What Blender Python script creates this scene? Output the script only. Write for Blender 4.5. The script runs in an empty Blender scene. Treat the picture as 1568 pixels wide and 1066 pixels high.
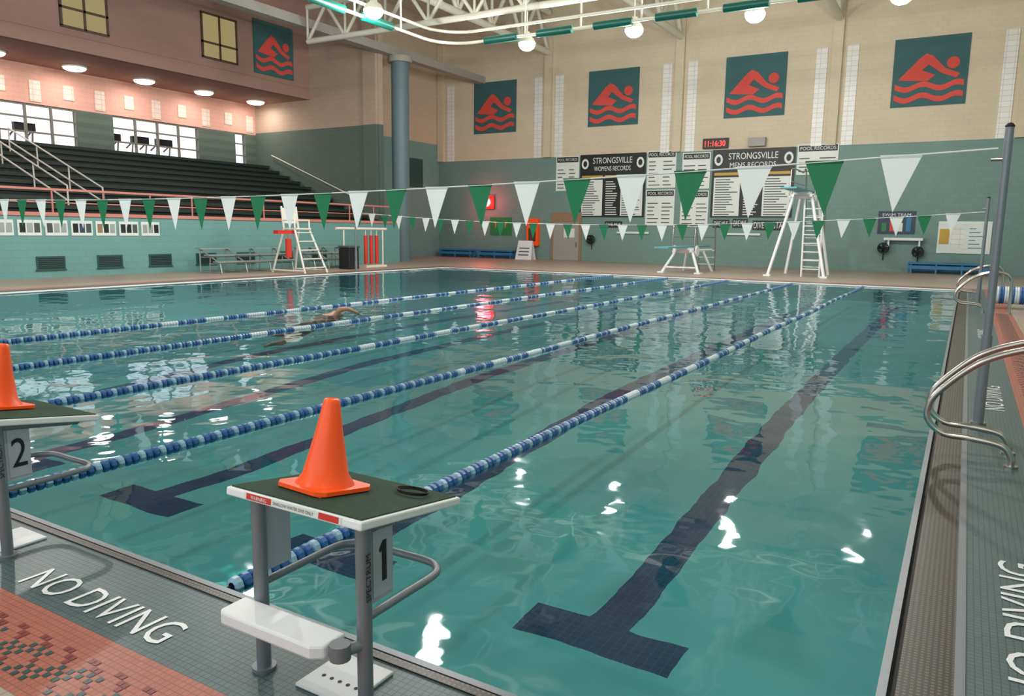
import bpy, math, random
from mathutils import Vector, Matrix
random.seed(4)
S=1.5
def E(x,y,z): return Vector((x*S,y*S,(z+1)*S))
sc=bpy.context.scene
# ---------------------------------------------------------------- materials
def lin(c):
    return tuple(((v/255)/12.92 if v/255<=0.04045 else ((v/255+0.055)/1.055)**2.4) for v in c)+(1,)
def newmat(name):
    m=bpy.data.materials.new(name); m.use_nodes=True
    nt=m.node_tree; b=nt.nodes['Principled BSDF']; return m,nt,b
def mat(name,c,rough=.5,metal=0,em=None,es=0,var=.06,scale=3,bump=0,trans=0):
    m,nt,b=newmat(name); c=lin(c)
    b.inputs['Roughness'].default_value=rough; b.inputs['Metallic'].default_value=metal
    tc=nt.nodes.new('ShaderNodeTexCoord'); no=nt.nodes.new('ShaderNodeTexNoise')
    no.inputs['Scale'].default_value=scale; no.inputs['Detail'].default_value=4
    nt.links.new(tc.outputs['Object'],no.inputs['Vector'])
    mr=nt.nodes.new('ShaderNodeMapRange'); mr.inputs[3].default_value=1-var; mr.inputs[4].default_value=1+var
    nt.links.new(no.outputs[0],mr.inputs[0])
    mx=nt.nodes.new('ShaderNodeVectorMath'); mx.operation='SCALE'; mx.inputs[0].default_value=c[:3]
    nt.links.new(mr.outputs[0],mx.inputs['Scale']); nt.links.new(mx.outputs[0],b.inputs['Base Color'])
    if bump:
        bp=nt.nodes.new('ShaderNodeBump'); bp.inputs['Strength'].default_value=bump; bp.inputs['Distance'].default_value=.01
        n2=nt.nodes.new('ShaderNodeTexNoise'); n2.inputs['Scale'].default_value=scale*30
        nt.links.new(tc.outputs['Object'],n2.inputs['Vector'])
        nt.links.new(n2.outputs[0],bp.inputs['Height']); nt.links.new(bp.outputs[0],b.inputs['Normal'])
    if em:
        b.inputs['Emission Color'].default_value=lin(em); b.inputs['Emission Strength'].default_value=es
    if trans:
        tl=nt.nodes.new('ShaderNodeBsdfTranslucent'); ms=nt.nodes.new('ShaderNodeMixShader'); ms.inputs[0].default_value=trans
        nt.links.new(mx.outputs[0],tl.inputs[0]); out=nt.nodes['Material Output']
        nt.links.new(b.outputs[0],ms.inputs[1]); nt.links.new(tl.outputs[0],ms.inputs[2]); nt.links.new(ms.outputs[0],out.inputs[0])
    return m
def tile(name,c1,c2,g,w,h,axes='xy',mortar=.004,off=0.0,rough=.4,bump=.3,big=.08):
    m,nt,b=newmat(name)
    ge=nt.nodes.new('ShaderNodeNewGeometry'); sx=nt.nodes.new('ShaderNodeSeparateXYZ'); cx=nt.nodes.new('ShaderNodeCombineXYZ')
    nt.links.new(ge.outputs['Position'],sx.inputs[0])
    for i,a in enumerate(axes): nt.links.new(sx.outputs['xyz'.index(a)],cx.inputs[i])
    br=nt.nodes.new('ShaderNodeTexBrick'); br.offset=off
    nt.links.new(cx.outputs[0],br.inputs['Vector'])
    br.inputs['Color1'].default_value=lin(c1); br.inputs['Color2'].default_value=lin(c2); br.inputs['Mortar'].default_value=lin(g)
    br.inputs['Scale'].default_value=1; br.inputs['Brick Width'].default_value=w; br.inputs['Row Height'].default_value=h
    br.inputs['Mortar Size'].default_value=mortar; br.inputs['Mortar Smooth'].default_value=.1
    no=nt.nodes.new('ShaderNodeTexNoise'); no.inputs['Scale'].default_value=.7; no.inputs['Detail'].default_value=5
    nt.links.new(ge.outputs['Position'],no.inputs['Vector'])
    mr=nt.nodes.new('ShaderNodeMapRange'); mr.inputs[3].default_value=1-big; mr.inputs[4].default_value=1+big
    nt.links.new(no.outputs[0],mr.inputs[0])
    mx=nt.nodes.new('ShaderNodeVectorMath'); mx.operation='SCALE'
    nt.links.new(br.outputs[0],mx.inputs[0]); nt.links.new(mr.outputs[0],mx.inputs['Scale']); nt.links.new(mx.outputs[0],b.inputs['Base Color'])
    bp=nt.nodes.new('ShaderNodeBump'); bp.inputs['Strength'].default_value=bump; bp.inputs['Distance'].default_value=.004; bp.invert=True
    nt.links.new(br.outputs['Fac'],bp.inputs['Height']); nt.links.new(bp.outputs[0],b.inputs['Normal'])
    b.inputs['Roughness'].default_value=rough
    return m
M={}
M['teal_wall']=tile('painted_block_teal',(115,147,142),(112,144,139),(105,136,132),.4,.2,'xz',.006,.5,.6)
M['cream_wall']=tile('painted_block_cream',(213,199,175),(210,196,172),(200,186,162),.4,.2,'xz',.006,.5,.7)
M['teal_wall_y']=tile('painted_block_teal_side',(112,160,157),(109,157,154),(102,148,145),.4,.2,'yz',.006,.5,.6)
M['cream_wall_y']=tile('painted_block_cream_side',(203,188,166),(200,185,163),(188,173,152),.4,.2,'yz',.006,.5,.7)
M['dark_green_wall']=tile('painted_block_dark_green',(91,108,99),(88,105,96),(81,98,89),.4,.2,'xz',.006,.5,.7)
M['tan_wall']=tile('painted_block_tan',(184,163,143),(181,160,140),(170,150,132),.4,.2,'xz',.006,.5,.7)
M['pink_wall']=tile('painted_block_pink',(222,170,152),(218,166,148),(202,154,138),.4,.2,'yz',.006,.5,.7)
M['mauve_wall']=mat('plaster_mauve',(162,128,116),.8,var=.04,scale=.5)
M['soffit']=mat('soffit_paint',(182,138,126),.8)
M['glazed']=tile('white_glazed_block',(236,236,232),(228,228,222),(196,194,186),.3,.2,'xz',.008,.0,.35)
M['glazed_y']=tile('white_glazed_block_side',(232,216,204),(226,210,198),(190,172,162),.3,.2,'yz',.008,.0,.35)
M['ceiling']=tile('ceiling_deck',(206,203,184),(202,199,180),(170,167,150),.3,50,'xy',.02,0,.8)
M['steel_white']=mat('painted_steel_cream',(218,216,200),.5)
M['beam']=mat('painted_beam_grey',(160,157,150),.6)
M['mull']=mat('window_mullion',(120,114,104),.5)
M['col']=mat('column_paint_blue_grey',(98,124,130),.5)
M['strip']=tile('deck_tile_grey_green',(84,108,111),(77,100,103),(56,76,79),.025,.025,'xy',.0022,0,.38,.3,.14)
M['coral']=tile('deck_tile_coral',(184,106,88),(174,98,81),(142,88,76),.025,.025,'xy',.0022,0,.42,.3,.12)
M['beige']=tile('deck_tile_beige',(178,162,147),(170,154,139),(148,134,121),.05,.05,'xy',.003,0,.4)
M['moss']=mat('mosaic_teal',(34,78,76),.4); M['mosr']=mat('mosaic_maroon',(132,56,56),.4)
M['steel']=mat('stainless_steel',(190,186,178),.22,1,var=.03)
M['galv']=mat('grey_powdercoat',(128,134,140),.38,.35)
M['plate']=mat('side_plate_grey',(182,188,198),.4,.1)
M['grate']=tile('gutter_grate',(104,92,76),(94,84,70),(40,36,32),.02,.02,'xy',.005,0,.35)
M['black']=mat('black_rubber',(22,24,26),.6); M['white']=mat('white_plastic',(238,240,242),.4,var=.02)
M['green_grip']=mat('green_grit_tread',(40,74,56),.85,var=.2,scale=30,bump=.6)
M['orange']=mat('cone_orange_pvc',(255,92,28),.35,var=.03,em=(255,70,10),es=.1)
M['rope_b']=mat('lane_float_blue',(50,100,160),.35); M['rope_w']=mat('lane_float_white',(214,226,234),.35); M['rope_l']=mat('lane_float_pale_blue',(150,188,212),.35)
M['flag_w']=mat('flag_white_vinyl',(246,250,250),.5,var=.02,trans=.5); M['flag_g']=mat('flag_green_vinyl',(38,126,84),.5,trans=.45)
M['cord']=mat('flag_cord_white',(235,235,235),.6)
M['logo_bg']=mat('banner_teal',(54,98,101),.7); M['logo_r']=mat('banner_red',(216,78,68),.7)
M['board_k']=mat('board_black',(26,28,30),.5); M['board_w']=mat('board_white',(226,232,228),.5); M['gold']=mat('board_gold',(196,160,60),.5)
M['ink']=mat('ink_grey',(70,80,80),.6)
M['seat']=mat('bleacher_dark_green',(38,52,46),.6); M['seat_r']=mat('bleacher_riser',(22,30,27),.7)
M['rail']=mat('rail_white',(226,222,212),.4); M['rail_r']=mat('rail_coral',(206,132,118),.5)
M['alu']=mat('bench_aluminium',(180,186,184),.35,.6); M['red']=mat('rescue_red',(210,50,36),.5); M['bluep']=mat('bench_blue',(50,120,165),.5)
M['dgreen']=mat('vent_dark_green',(34,82,80),.5); M['tgreen']=mat('pipe_green',(10,92,80),.4)
M['led']=mat('red_led',(60,5,5),.4,em=(255,40,30),es=5); M['alarm']=mat('alarm_red',(255,60,60),.4,em=(255,70,80),es=18)
M['warm']=mat('lit_room_glass',(90,80,60),.2,em=(206,186,130),es=.45)
M['lens']=mat('lamp_lens',(255,250,240),.3,em=(255,252,246),es=24)
M['lensw']=mat('soffit_lamp_lens',(255,240,220),.3,em=(255,236,222),es=8)
M['brown']=mat('bronze_frame',(84,66,54),.5); M['wood']=mat('doorway_wood',(150,120,96),.6)
M['board_teal']=mat('diving_board_teal',(90,160,170),.5); M['poster']=mat('poster_navy',(44,60,84),.5); M['pgreen']=mat('poster_green',(40,130,70),.5)
# pool floor
def poolmat():
    m,nt,b=newmat('pool_floor_plaster')
    N=nt.nodes.new; L=nt.links.new
    ge=N('ShaderNodeNewGeometry'); no=N('ShaderNodeTexNoise'); no.inputs['Scale'].default_value=2.2; no.inputs['Detail'].default_value=2
    L(ge.outputs['Position'],no.inputs['Vector'])
    s1=N('ShaderNodeVectorMath'); s1.operation='SUBTRACT'; s1.inputs[1].default_value=(.5,.5,.5); L(no.outputs['Color'],s1.inputs[0])
    s2=N('ShaderNodeVectorMath'); s2.operation='SCALE'; s2.inputs['Scale'].default_value=.12; L(s1.outputs[0],s2.inputs[0])
    ad=N('ShaderNodeVectorMath'); ad.operation='ADD'; L(ge.outputs['Position'],ad.inputs[0]); L(s2.outputs[0],ad.inputs[1])
    sx=N('ShaderNodeSeparateXYZ'); L(ad.outputs[0],sx.inputs[0])
    def mth(op,a,bv=None,c=None):
        n=N('ShaderNodeMath'); n.operation=op
        for i,v in enumerate((a,bv,c)):
            if v is None: continue
            if hasattr(v,'links'): L(v,n.inputs[i])
            else: n.inputs[i].default_value=v
        return n.outputs[0]
    def rng(v,a,b_,c_,d):
        n=N('ShaderNodeMapRange'); n.interpolation_type='SMOOTHSTEP'; L(v,n.inputs[0])
        for i,t in enumerate((a,b_,c_,d)): n.inputs[i+1].default_value=t
        return n.outputs[0]
    q=mth('ADD',sx.outputs[0],1.56); q=mth('ADD',q,1.99*20+.995); q=mth('MODULO',q,1.99); q=mth('ABSOLUTE',mth('SUBTRACT',q,.995))
    line=mth('LESS_THAN',q,.13); line=mth('MULTIPLY',line,mth('GREATER_THAN',sx.outputs[1],3.45)); line=mth('MULTIPLY',line,mth('LESS_THAN',sx.outputs[1],23.1))
    bar=mth('LESS_THAN',q,.46); t1=mth('LESS_THAN',mth('ABSOLUTE',mth('SUBTRACT',sx.outputs[1],3.6)),.16); t2=mth('LESS_THAN',mth('ABSOLUTE',mth('SUBTRACT',sx.outputs[1],23.0)),.15)
    bar=mth('MULTIPLY',bar,mth('MAXIMUM',t1,t2)); mk=mth('MAXIMUM',line,bar)
    mk=mth('MULTIPLY',mk,mth('GREATER_THAN',sx.outputs[0],-11.0))
    br=N('ShaderNodeTexBrick'); br.offset=0; L(ge.outputs['Position'],br.inputs['Vector'])
    br.inputs['Scale'].default_value=1; br.inputs['Brick Width'].default_value=.05; br.inputs['Row Height'].default_value=.05; br.inputs['Mortar Size'].default_value=.003
    br.inputs['Color1'].default_value=lin((8,50,98)); br.inputs['Color2'].default_value=lin((14,62,112)); br.inputs['Mortar'].default_value=lin((34,86,124))
    n3=N('ShaderNodeTexNoise'); n3.inputs['Scale'].default_value=.5; n3.inputs['Detail'].default_value=4; L(ge.outputs['Position'],n3.inputs['Vector'])
    cr=N('ShaderNodeValToRGB'); cr.color_ramp.elements[0].color=lin((108,194,198)); cr.color_ramp.elements[1].color=lin((136,216,210)); cr.color_ramp.elements[0].position=.3; cr.color_ramp.elements[1].position=.75
    L(n3.outputs[0],cr.inputs[0])
    # plaster colour darkened far and left, standing in for light absorbed by water
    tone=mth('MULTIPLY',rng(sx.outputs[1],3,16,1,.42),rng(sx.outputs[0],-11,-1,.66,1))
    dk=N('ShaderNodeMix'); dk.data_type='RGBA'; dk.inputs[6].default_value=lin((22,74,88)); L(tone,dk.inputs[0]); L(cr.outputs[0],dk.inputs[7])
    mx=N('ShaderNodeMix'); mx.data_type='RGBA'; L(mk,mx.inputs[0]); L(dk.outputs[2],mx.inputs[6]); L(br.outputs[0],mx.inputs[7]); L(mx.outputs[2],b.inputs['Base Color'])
    b.inputs['Roughness'].default_value=.7
    return m
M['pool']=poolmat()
M['poolwall']=mat('pool_wall_plaster',(84,160,170),.6)
def watermat():
    m=bpy.data.materials.new('pool_water'); m.use_nodes=True; nt=m.node_tree; nt.nodes.clear(); N=nt.nodes.new; L=nt.links.new
    out=N('ShaderNodeOutputMaterial'); tr=N('ShaderNodeBsdfTransparent'); tr.inputs[0].default_value=(.75,.925,.945,1)
    gl=N('ShaderNodeBsdfGlossy'); gl.inputs['Roughness'].default_value=.03; gl.inputs['Color'].default_value=(.86,.92,.94,1)
    fr=N('ShaderNodeFresnel'); fr.inputs[0].default_value=1.32
    ge=N('ShaderNodeNewGeometry')
    n1=N('ShaderNodeTexNoise'); n1.inputs['Scale'].default_value=1.1; n1.inputs['Detail'].default_value=1; n1.inputs['Distortion'].default_value=.5
    n2=N('ShaderNodeTexNoise'); n2.inputs['Scale'].default_value=4.5; n2.inputs['Detail'].default_value=1
    L(ge.outputs['Position'],n1.inputs[0]); L(ge.outputs['Position'],n2.inputs[0])
    b1=N('ShaderNodeBump'); b1.inputs['Strength'].default_value=1; b1.inputs['Distance'].default_value=.019
    b2=N('ShaderNodeBump'); b2.inputs['Strength'].default_value=1; b2.inputs['Distance'].default_value=.003
    L(n1.outputs[0],b1.inputs['Height']); L(n2.outputs[0],b2.inputs['Height']); L(b1.outputs[0],b2.inputs['Normal'])
    L(b2.outputs[0],gl.inputs['Normal']); L(b2.outputs[0],fr.inputs['Normal'])
    mx=N('ShaderNodeMixShader'); L(fr.outputs[0],mx.inputs[0]); L(tr.outputs[0],mx.inputs[1]); L(gl.outputs[0],mx.inputs[2]); L(mx.outputs[0],out.inputs[0])
    return m
M['water']=watermat()
# ---------------------------------------------------------------- mesh builder
class MB:
    def __init__(s): s.v=[]; s.f=[]; s.m=[]; s.names=[]; s.sm=[]
    def mi(s,k):
        if k not in s.names: s.names.append(k)
        return s.names.index(k)
    def add(s,vs,fs,k,smooth=False):
        o=len(s.v); s.v+= [tuple(v) for v in vs]; i=s.mi(k)
        for f in fs: s.f.append([a+o for a in f]); s.m.append(i); s.sm.append(smooth)
    def box(s,a,b,k,mtx=None):
        x0,y0,z0=[min(a[i],b[i]) for i in range(3)]; x1,y1,z1=[max(a[i],b[i]) for i in range(3)]
        vs=[Vector(p) for p in ((x0,y0,z0),(x1,y0,z0),(x1,y1,z0),(x0,y1,z0),(x0,y0,z1),(x1,y0,z1),(x1,y1,z1),(x0,y1,z1))]
        if mtx: vs=[mtx@v for v in vs]
        s.add(vs,[(0,3,2,1),(4,5,6,7),(0,1,5,4),(1,2,6,5),(2,3,7,6),(3,0,4,7)],k)
    def cyl(s,p0,p1,r0,k,r1=None,n=14,smooth=True,cap=True):
        r1=r0 if r1 is None else r1
        p0=Vector(p0); p1=Vector(p1); d=(p1-p0).normalized(); a=d.orthogonal().normalized(); b=d.cross(a)
        vs=[]
        for p,r in ((p0,r0),(p1,r1)):
            for i in range(n):
                t=2*math.pi*i/n; vs.append(p+(a*math.cos(t)+b*math.sin(t))*r)
        s.add(vs,[(i,(i+1)%n,n+(i+1)%n,n+i) for i in range(n)],k,smooth)
        if cap: s.add(vs,[tuple(range(n))[::-1],tuple(range(n,2*n))],k)
    def tube(s,pts,r,k,n=10,closed=False):
        pts=[Vector(p) for p in pts]; N=len(pts); vs=[]; up=None
        for i,p in enumerate(pts):
            if closed: d=pts[(i+1)%N]-pts[i-1]
            else: d=pts[min(i+1,N-1)]-pts[max(i-1,0)]
            d.normalize()
            if up is None: up=d.orthogonal().normalized()
            up=(up-d*up.dot(d)).normalized(); b=d.cross(up)
            for j in range(n):
                t=2*math.pi*j/n; vs.append(p+(up*math.cos(t)+b*math.sin(t))*r)
        fs=[]
        for i in range(N if closed else N-1):
            for j in range(n):
                a=i*n+j; c=i*n+(j+1)%n; e=((i+1)%N)*n; fs.append((a,c,e+(j+1)%n,e+j))
        s.add(vs,fs,k,True)
        if not closed: s.add(vs,[tuple(range(n))[::-1],tuple(range((N-1)*n,N*n))],k)
    def prism(s,fr,pts,d0,d1,k):
        o,u,v,n=fr; a=[o+u*p[0]+v*p[1]+n*d0 for p in pts]; b=[o+u*p[0]+v*p[1]+n*d1 for p in pts]; c=len(pts)
        s.add(a+b,[tuple(range(c))[::-1],tuple(range(c,2*c))]+[(i,(i+1)%c,c+(i+1)%c,c+i) for i in range(c)],k)
    def rect(s,fr,x0,y0,x1,y1,d0,d1,k): s.prism(fr,[(x0,y0),(x1,y0),(x1,y1),(x0,y1)],d0,d1,k)
    def lathe(s,o,prof,k,n=24,rot=0,sx=1,sy=1):
        vs=[]; o=Vector(o)
        for r,z in prof:
            for i in range(n):
                t=2*math.pi*i/n+rot; vs.append(o+Vector((r*math.cos(t)*sx,r*math.sin(t)*sy,z)))
        P=len(prof)
        s.add(vs,[(j*n+i,j*n+(i+1)%n,(j+1)*n+(i+1)%n,(j+1)*n+i) for j in range(P-1) for i in range(n)],k,True)
    def text(s,fr,txt,u0,v0,hgt,wid,k,d=.003):
        cu=bpy.data.curves.new('t','FONT'); cu.body=txt; cu.resolution_u=3
        ob=bpy.data.objects.new('t',cu); sc.collection.objects.link(ob); bpy.context.view_layer.update()
        me=bpy.data.meshes.new_from_object(ob.evaluated_get(bpy.context.evaluated_depsgraph_get()))
        xs=[q.co.x for q in me.vertices]; ys=[q.co.y for q in me.vertices]
        ax=min(xs); bx=max(xs); ay=min(ys); by=max(ys); o,u,v,n=fr
        s.add([o+u*(u0+(q.co.x-ax)/(bx-ax)*wid)+v*(v0+(q.co.y-ay)/(by-ay)*hgt)+n*d for q in me.vertices],[tuple(p.vertices) for p in me.polygons],k)
        bpy.data.objects.remove(ob); bpy.data.curves.remove(cu); bpy.data.meshes.remove(me)
    def build(s,name,bevel=0):
        me=bpy.data.meshes.new(name+'_mesh'); me.from_pydata(s.v,[],s.f)
        for k in s.names: me.materials.append(M[k])
        me.polygons.foreach_set('material_index',s.m); me.polygons.foreach_set('use_smooth',s.sm); me.update()
        ob=bpy.data.objects.new(name,me); sc.collection.objects.link(ob)
        if bevel:
            md=ob.modifiers.new('bevel','BEVEL'); md.width=bevel; md.segments=2; md.limit_method='ANGLE'; md.angle_limit=math.radians(50)
        return ob
def smooth_path(pts,sub=6):
    P=[Vector(p) for p in pts]; out=[]
    for i in range(len(P)-1):
        p0=P[max(i-1,0)];p1=P[i];p2=P[i+1];p3=P[min(i+2,len(P)-1)]
        for j in range(sub):
            t=j/sub; out.append(.5*((2*p1)+(p2-p0)*t+(2*p0-5*p1+4*p2-p3)*t*t+(3*p1-p0-3*p2+p3)*t**3))
    out.append(P[-1]); return out
X_,Y_,Z_=Vector((1,0,0)),Vector((0,1,0)),Vector((0,0,1))
PXL,PXR,PY0,PY1=-17.7,-.13,1.96,24.6
DZ=.03
YF=23.5*S; XL=-14.7*S; XB=-20.8*S; YE=18.1*S; XS=-17.2*S; XR=4.5; YN=-7.5; ZC=8.4*S
# ---------------------------------------------------------------- floor
f=MB()
def ring(i,o,z,k,depth=.0):
    (a,b,c,d),(A,B,C,D)=i,o
    for r in ((A,B,C,c),(A,B,d,D),(A,a,c,d),(b,B,c,d)):
        if r[1]>r[0] and r[3]>r[2]:
            f.add([(r[0],r[2],z),(r[1],r[2],z),(r[1],r[3],z),(r[0],r[3],z)],[(0,1,2,3)],k)
R0=(-17.9,.12,1.86,24.75); R1=(-18.3,.50,1.45,25.15); R2=(-18.65,.85,1.10,25.5); R3=(XB-.5,XR,YN,YF+.3)
ring(R0,R1,DZ,'strip'); ring(R1,R2,DZ,'coral'); ring(R2,R3,DZ,'beige')
f.build('floor')
m=MB()
def moz(i,j):
    if j>=6: return 'mosr' if (i+(j-6)*2)%6 in (0,1) and (j==7 or (i%6)<2) else None
    if (i+j)%2: return None
    return 'moss' if (i-2*j)%12<7 else ('mosr' if (i-2*j)%12==9 else None)
for i in range(-320,34):
    for j in range(8):
        k=moz(i,j)
        if k:
            x=i*.025+.0015; y=1.15+j*.025+.0015
            m.add([(x,y,DZ+.0015),(x+.022,y,DZ+.0015),(x+.022,y+.022,DZ+.0015),(x,y+.022,DZ+.0015)],[(0,1,2,3)],k)
for i in range(60,700):
    for j in range(8):
        k=moz(i,j)
        if k:
            y=i*.025+.0015; x=.75-j*.025+.0015
            m.add([(x,y,DZ+.0015),(x+.022,y,DZ+.0015),(x+.022,y+.022,DZ+.0015),(x,y+.022,DZ+.0015)],[(0,1,2,3)],k)
m.build('mosaic_tile_border')
# ---------------------------------------------------------------- pool
p=MB()
ys=[(PY0,-.72),(4.5,-.70),(8.5,-.48),(13,-.42),(PY1,-.42)]
for (a,za),(b,zb) in zip(ys,ys[1:]):
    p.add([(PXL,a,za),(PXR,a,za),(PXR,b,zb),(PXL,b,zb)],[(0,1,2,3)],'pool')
    for x in (PXL,PXR): p.add([(x,a,za),(x,b,zb),(x,b,.0),(x,a,.0)],[(0,1,2,3)],'poolwall')
for y,z in (ys[0],ys[-1]): p.add([(PXL,y,z),(PXR,y,z),(PXR,y,0),(PXL,y,0)],[(0,1,2,3)],'poolwall')
p.build('pool_basin')
w=MB(); w.add([(PXL,PY0,-.002),(PXR,PY0,-.002),(PXR,PY1,-.002),(PXL,PY1,-.002)],[(0,1,2,3)],'water'); w.build('pool_water')
g=MB()
g.box((PXR+.001,PY0-.03,-.08),(-.10,PY1+.02,.015),'galv'); g.box((-.10,PY0-.06,-.08),(-.075,PY1+.05,-.03),'black')
g.box((-.075,1.90,-.08),(.09,PY1+.1,.008),'grate'); g.box((.09,1.86,-.08),(.122,PY1+.15,.036),'galv')
g.box((PXL-.03,PY0-.03,-.08),(PXR,PY0-.001,.015),'galv'); g.box((PXL-.1,PY0-.065,-.08),(-.08,PY0-.03,-.03),'black'); g.box((PXL-.2,1.86,-.08),(.12,1.895,.036),'grate')
g.box((PXL-.03,PY1+.001,-.08),(PXR,PY1+.03,.015),'steel'); g.box((PXL-.2,PY1+.03,-.08),(.12,PY1+.15,.034),'white')
g.box((PXL-.03,PY0,-.08),(PXL-.001,PY1,.015),'steel'); g.box((PXL-.2,1.86,-.08),(PXL-.03,PY1+.15,.034),'white')
g.build('pool_gutter')
t=MB(); fr=(Vector((0,0,DZ)),X_,Y_,Z_)
t.text(fr,'NO DIVING',-3.27,1.51,.15,.92,'white',.003)
t.text(fr,'NO DIVING',-6.3,1.51,.15,.92,'white',.003)
fr2=(Vector((.40,0,DZ)),Y_,-X_,Z_)
for y in (2.75,7.6,13): t.text(fr2,'NO DIVING',y,0,.155,1.25,'white',.003)
t.build('deck_lettering')
# ---------------------------------------------------------------- walls
def hz(z): return (z+1)*S
GF=hz(2.49)
wl=MB(); wl.box((XS-.3,YF,0),(XR+.3,YF+.3,GF),'teal_wall'); wl.box((XS-.3,YF,GF),(XR+.3,YF+.3,ZC),'cream_wall')
wl.build('wall_far')
for i,x in enumerate((-17.05,-12.6,-8.05,-3.57,.9)):
    q=MB(); X=x*S
    q.box((X-.2,YF-.18,GF),(X+.2,YF-.001,ZC-1.2),'cream_wall')
    for sg in (-1,1):
        if x<-17 and sg<0: continue
        q.box((X+sg*.6-.22,YF-.04,GF),(X+sg*.6+.22,YF-.001,hz(5.15)),'glazed')
    q.build('trim_%d'%(i+1))
wl=MB(); wl.box((XR,YN,0),(XR+.3,YF,GF),'teal_wall_y'); wl.box((XR,YN,GF),(XR+.3,YF,ZC),'cream_wall_y'); wl.build('wall_right')
wl=MB(); wl.box((XL-.3,YN,0),(XL,YE,hz(.16)),'teal_wall_y'); wl.box((XL-.35,YN,hz(.16)),(XL+.04,YE,hz(.16)+.1),'rail_r'); wl.build('wall_left_lower')
wl=MB(); wl.box((XB-.3,YE,0),(-15.45*S,YE+.3,hz(3.1)),'dark_green_wall'); wl.box((XB-.3,YE,hz(3.1)),(-15.45*S,YE+.3,ZC),'tan_wall')
wl.box((-16.0*S,YE-.12,hz(.3)),(-15.5*S,YE,hz(3.1)),'dark_green_wall'); wl.box((-16.0*S,YE-.12,hz(3.1)),(-15.5*S,YE,ZC),'tan_wall'); wl.build('wall_bleacher_end')
wl=MB(); wl.box((XS-.3,YE+.3,0),(XS,YF,hz(3.1)),'teal_wall_y'); wl.box((XS-.3,YE+.3,hz(3.1)),(XS,YF,ZC),'cream_wall_y')
for y,z0,z1 in ((21.4,1.5,2.5),):
    wl.box((XS-.01,y*S,hz(z0)),(XS+.04,(y+1.1)*S,hz(z1)),'dgreen')
wl.build('wall_left_far')
q=MB(); q.box((XS+.002,20.9*S,DZ),(XS+.06,21.7*S,2.2),'dgreen'); q.box((XS+.06,21.25*S,DZ),(XS+.09,21.3*S,2.15),'brown'); q.build('door_1')
wins=[(4.2,7.9),(8.2,12.1),(13.1,15.9),(17.25,17.7)]; zb,zt=2.0,3.04
wl=MB(); wl.box((XB-.3,YN,0),(XB,YE,hz(zb)),'dark_green_wall'); wl.box((XB-.3,YN,hz(zt)),(XB,YE,hz(4.0)),'pink_wall')
edges=[YN/S]+[v for w_ in wins for v in w_]+[18.1]
for a,b in zip(edges[::2],edges[1::2]): wl.box((XB-.3,a*S,hz(zb)),(XB,b*S,hz(zt)),'dark_green_wall')
for i in range(22):
    y=(18.0-i*.85)*S; zz=3.25 if i%2 else 3.1
    wl.box((XB,y-.42,hz(zz)),(XB+.03,y,hz(3.62)),'glazed_y')
wl.build('wall_left_window')
for i,(a,b) in enumerate(wins):
    q=MB(); fr=(Vector((XB-.15,0,0)),Y_,Z_,X_); a*=S;b*=S; z0,z1=hz(zb)+.002,hz(zt)-.002
    n=max(1,round((b-a)/1.05))
    for j in range(n+1):
        y=a+(b-a)*j/n; q.rect(fr,max(a,y-.035),z0,min(b,y+.035),z1,0,.12,'mull')
    for z in (z0+.04,z0+.5,z0+1.05,z1-.04): q.rect(fr,a,z-.03,b,z+.03,0,.11,'mull')
    q.build('window_%d'%(i+1))
q=MB(); q.box((XB-5,4*S,hz(1.55)),(XB-.31,YE,hz(1.65)),'beige'); q.build('floor_upper')
for i,y in enumerate((9.0,10.1,11.2,13.6,14.5,15.3)):
    q=MB(); x=XB-1.3; y*=S; z=hz(1.65)
    q.box((x-1.6,y-.35,z),(x,y+.35,z+.2),'board_k')
    for sg in (-.33,.33): q.tube([(x-.3,y+sg,z+.1),(x-.1,y+sg,z+1.25),(x-.6,y+sg,z+1.0)],.04,'beam')
    q.box((x-.2,y-.4,z+1.2),(x,y+.4,z+1.5),'board_k'); q.build('treadmill')
wl=MB(); XU=-18.25*S
wl.box((XU-.3,YN,hz(4.0)),(XU,YE,ZC),'mauve_wall'); wl.box((XU-.3,YN,hz(4.32)),(XU+.03,YE,hz(4.34)),'mauve_wall')
wl.build('wall_left_upper')
wl=MB(); wl.box((XB-.3,YN,hz(4.0)),(XU-.3,YE,hz(4.06)),'soffit'); wl.build('ceiling_soffit')
for i,(a,b,z0,z1) in enumerate(((10.4,11.5,4.5,5.7),(14.17,15.3,4.55,5.7))):
    q=MB(); fr=(Vector((XU+.002,0,0)),Y_,Z_,X_); a*=S;b*=S;z0=hz(z0);z1=hz(z1)
    q.rect(fr,a,z0,b,z1,.0,.02,'warm')
    for y in (a,(a+b)/2,b): q.rect(fr,y-.04,z0,y+.04,z1,0,.06,'brown')
    for z in (z0,(z0*.65+z1*.35),z1): q.rect(fr,a-.04,z-.04,b+.04,z+.04,0,.06,'brown')
    q.build('window_%d'%(i+5))
q=MB()
q.box((XB-.3,YN-.2,0),(XR+.3,YN,1.0),'teal_wall'); q.box((XB-.3,YN-.2,9.5),(XR+.3,YN,ZC),'cream_wall')
x=XB
while x<XR+.2: q.box((x,YN-.2,1.0),(x+.15,YN,9.5),'white'); x+=2.4
for z in (3.8,6.6): q.box((XB,YN-.18,z),(XR,YN-.02,z+.12),'white')
q.build('wall_near')  # unseen wall, left unglazed between mullions to let sky light in as fill
q=MB(); q.box((XB-.3,YN-.2,ZC),(XR+.3,YF+.3,ZC+.2),'ceiling'); q.build('ceiling')
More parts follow.
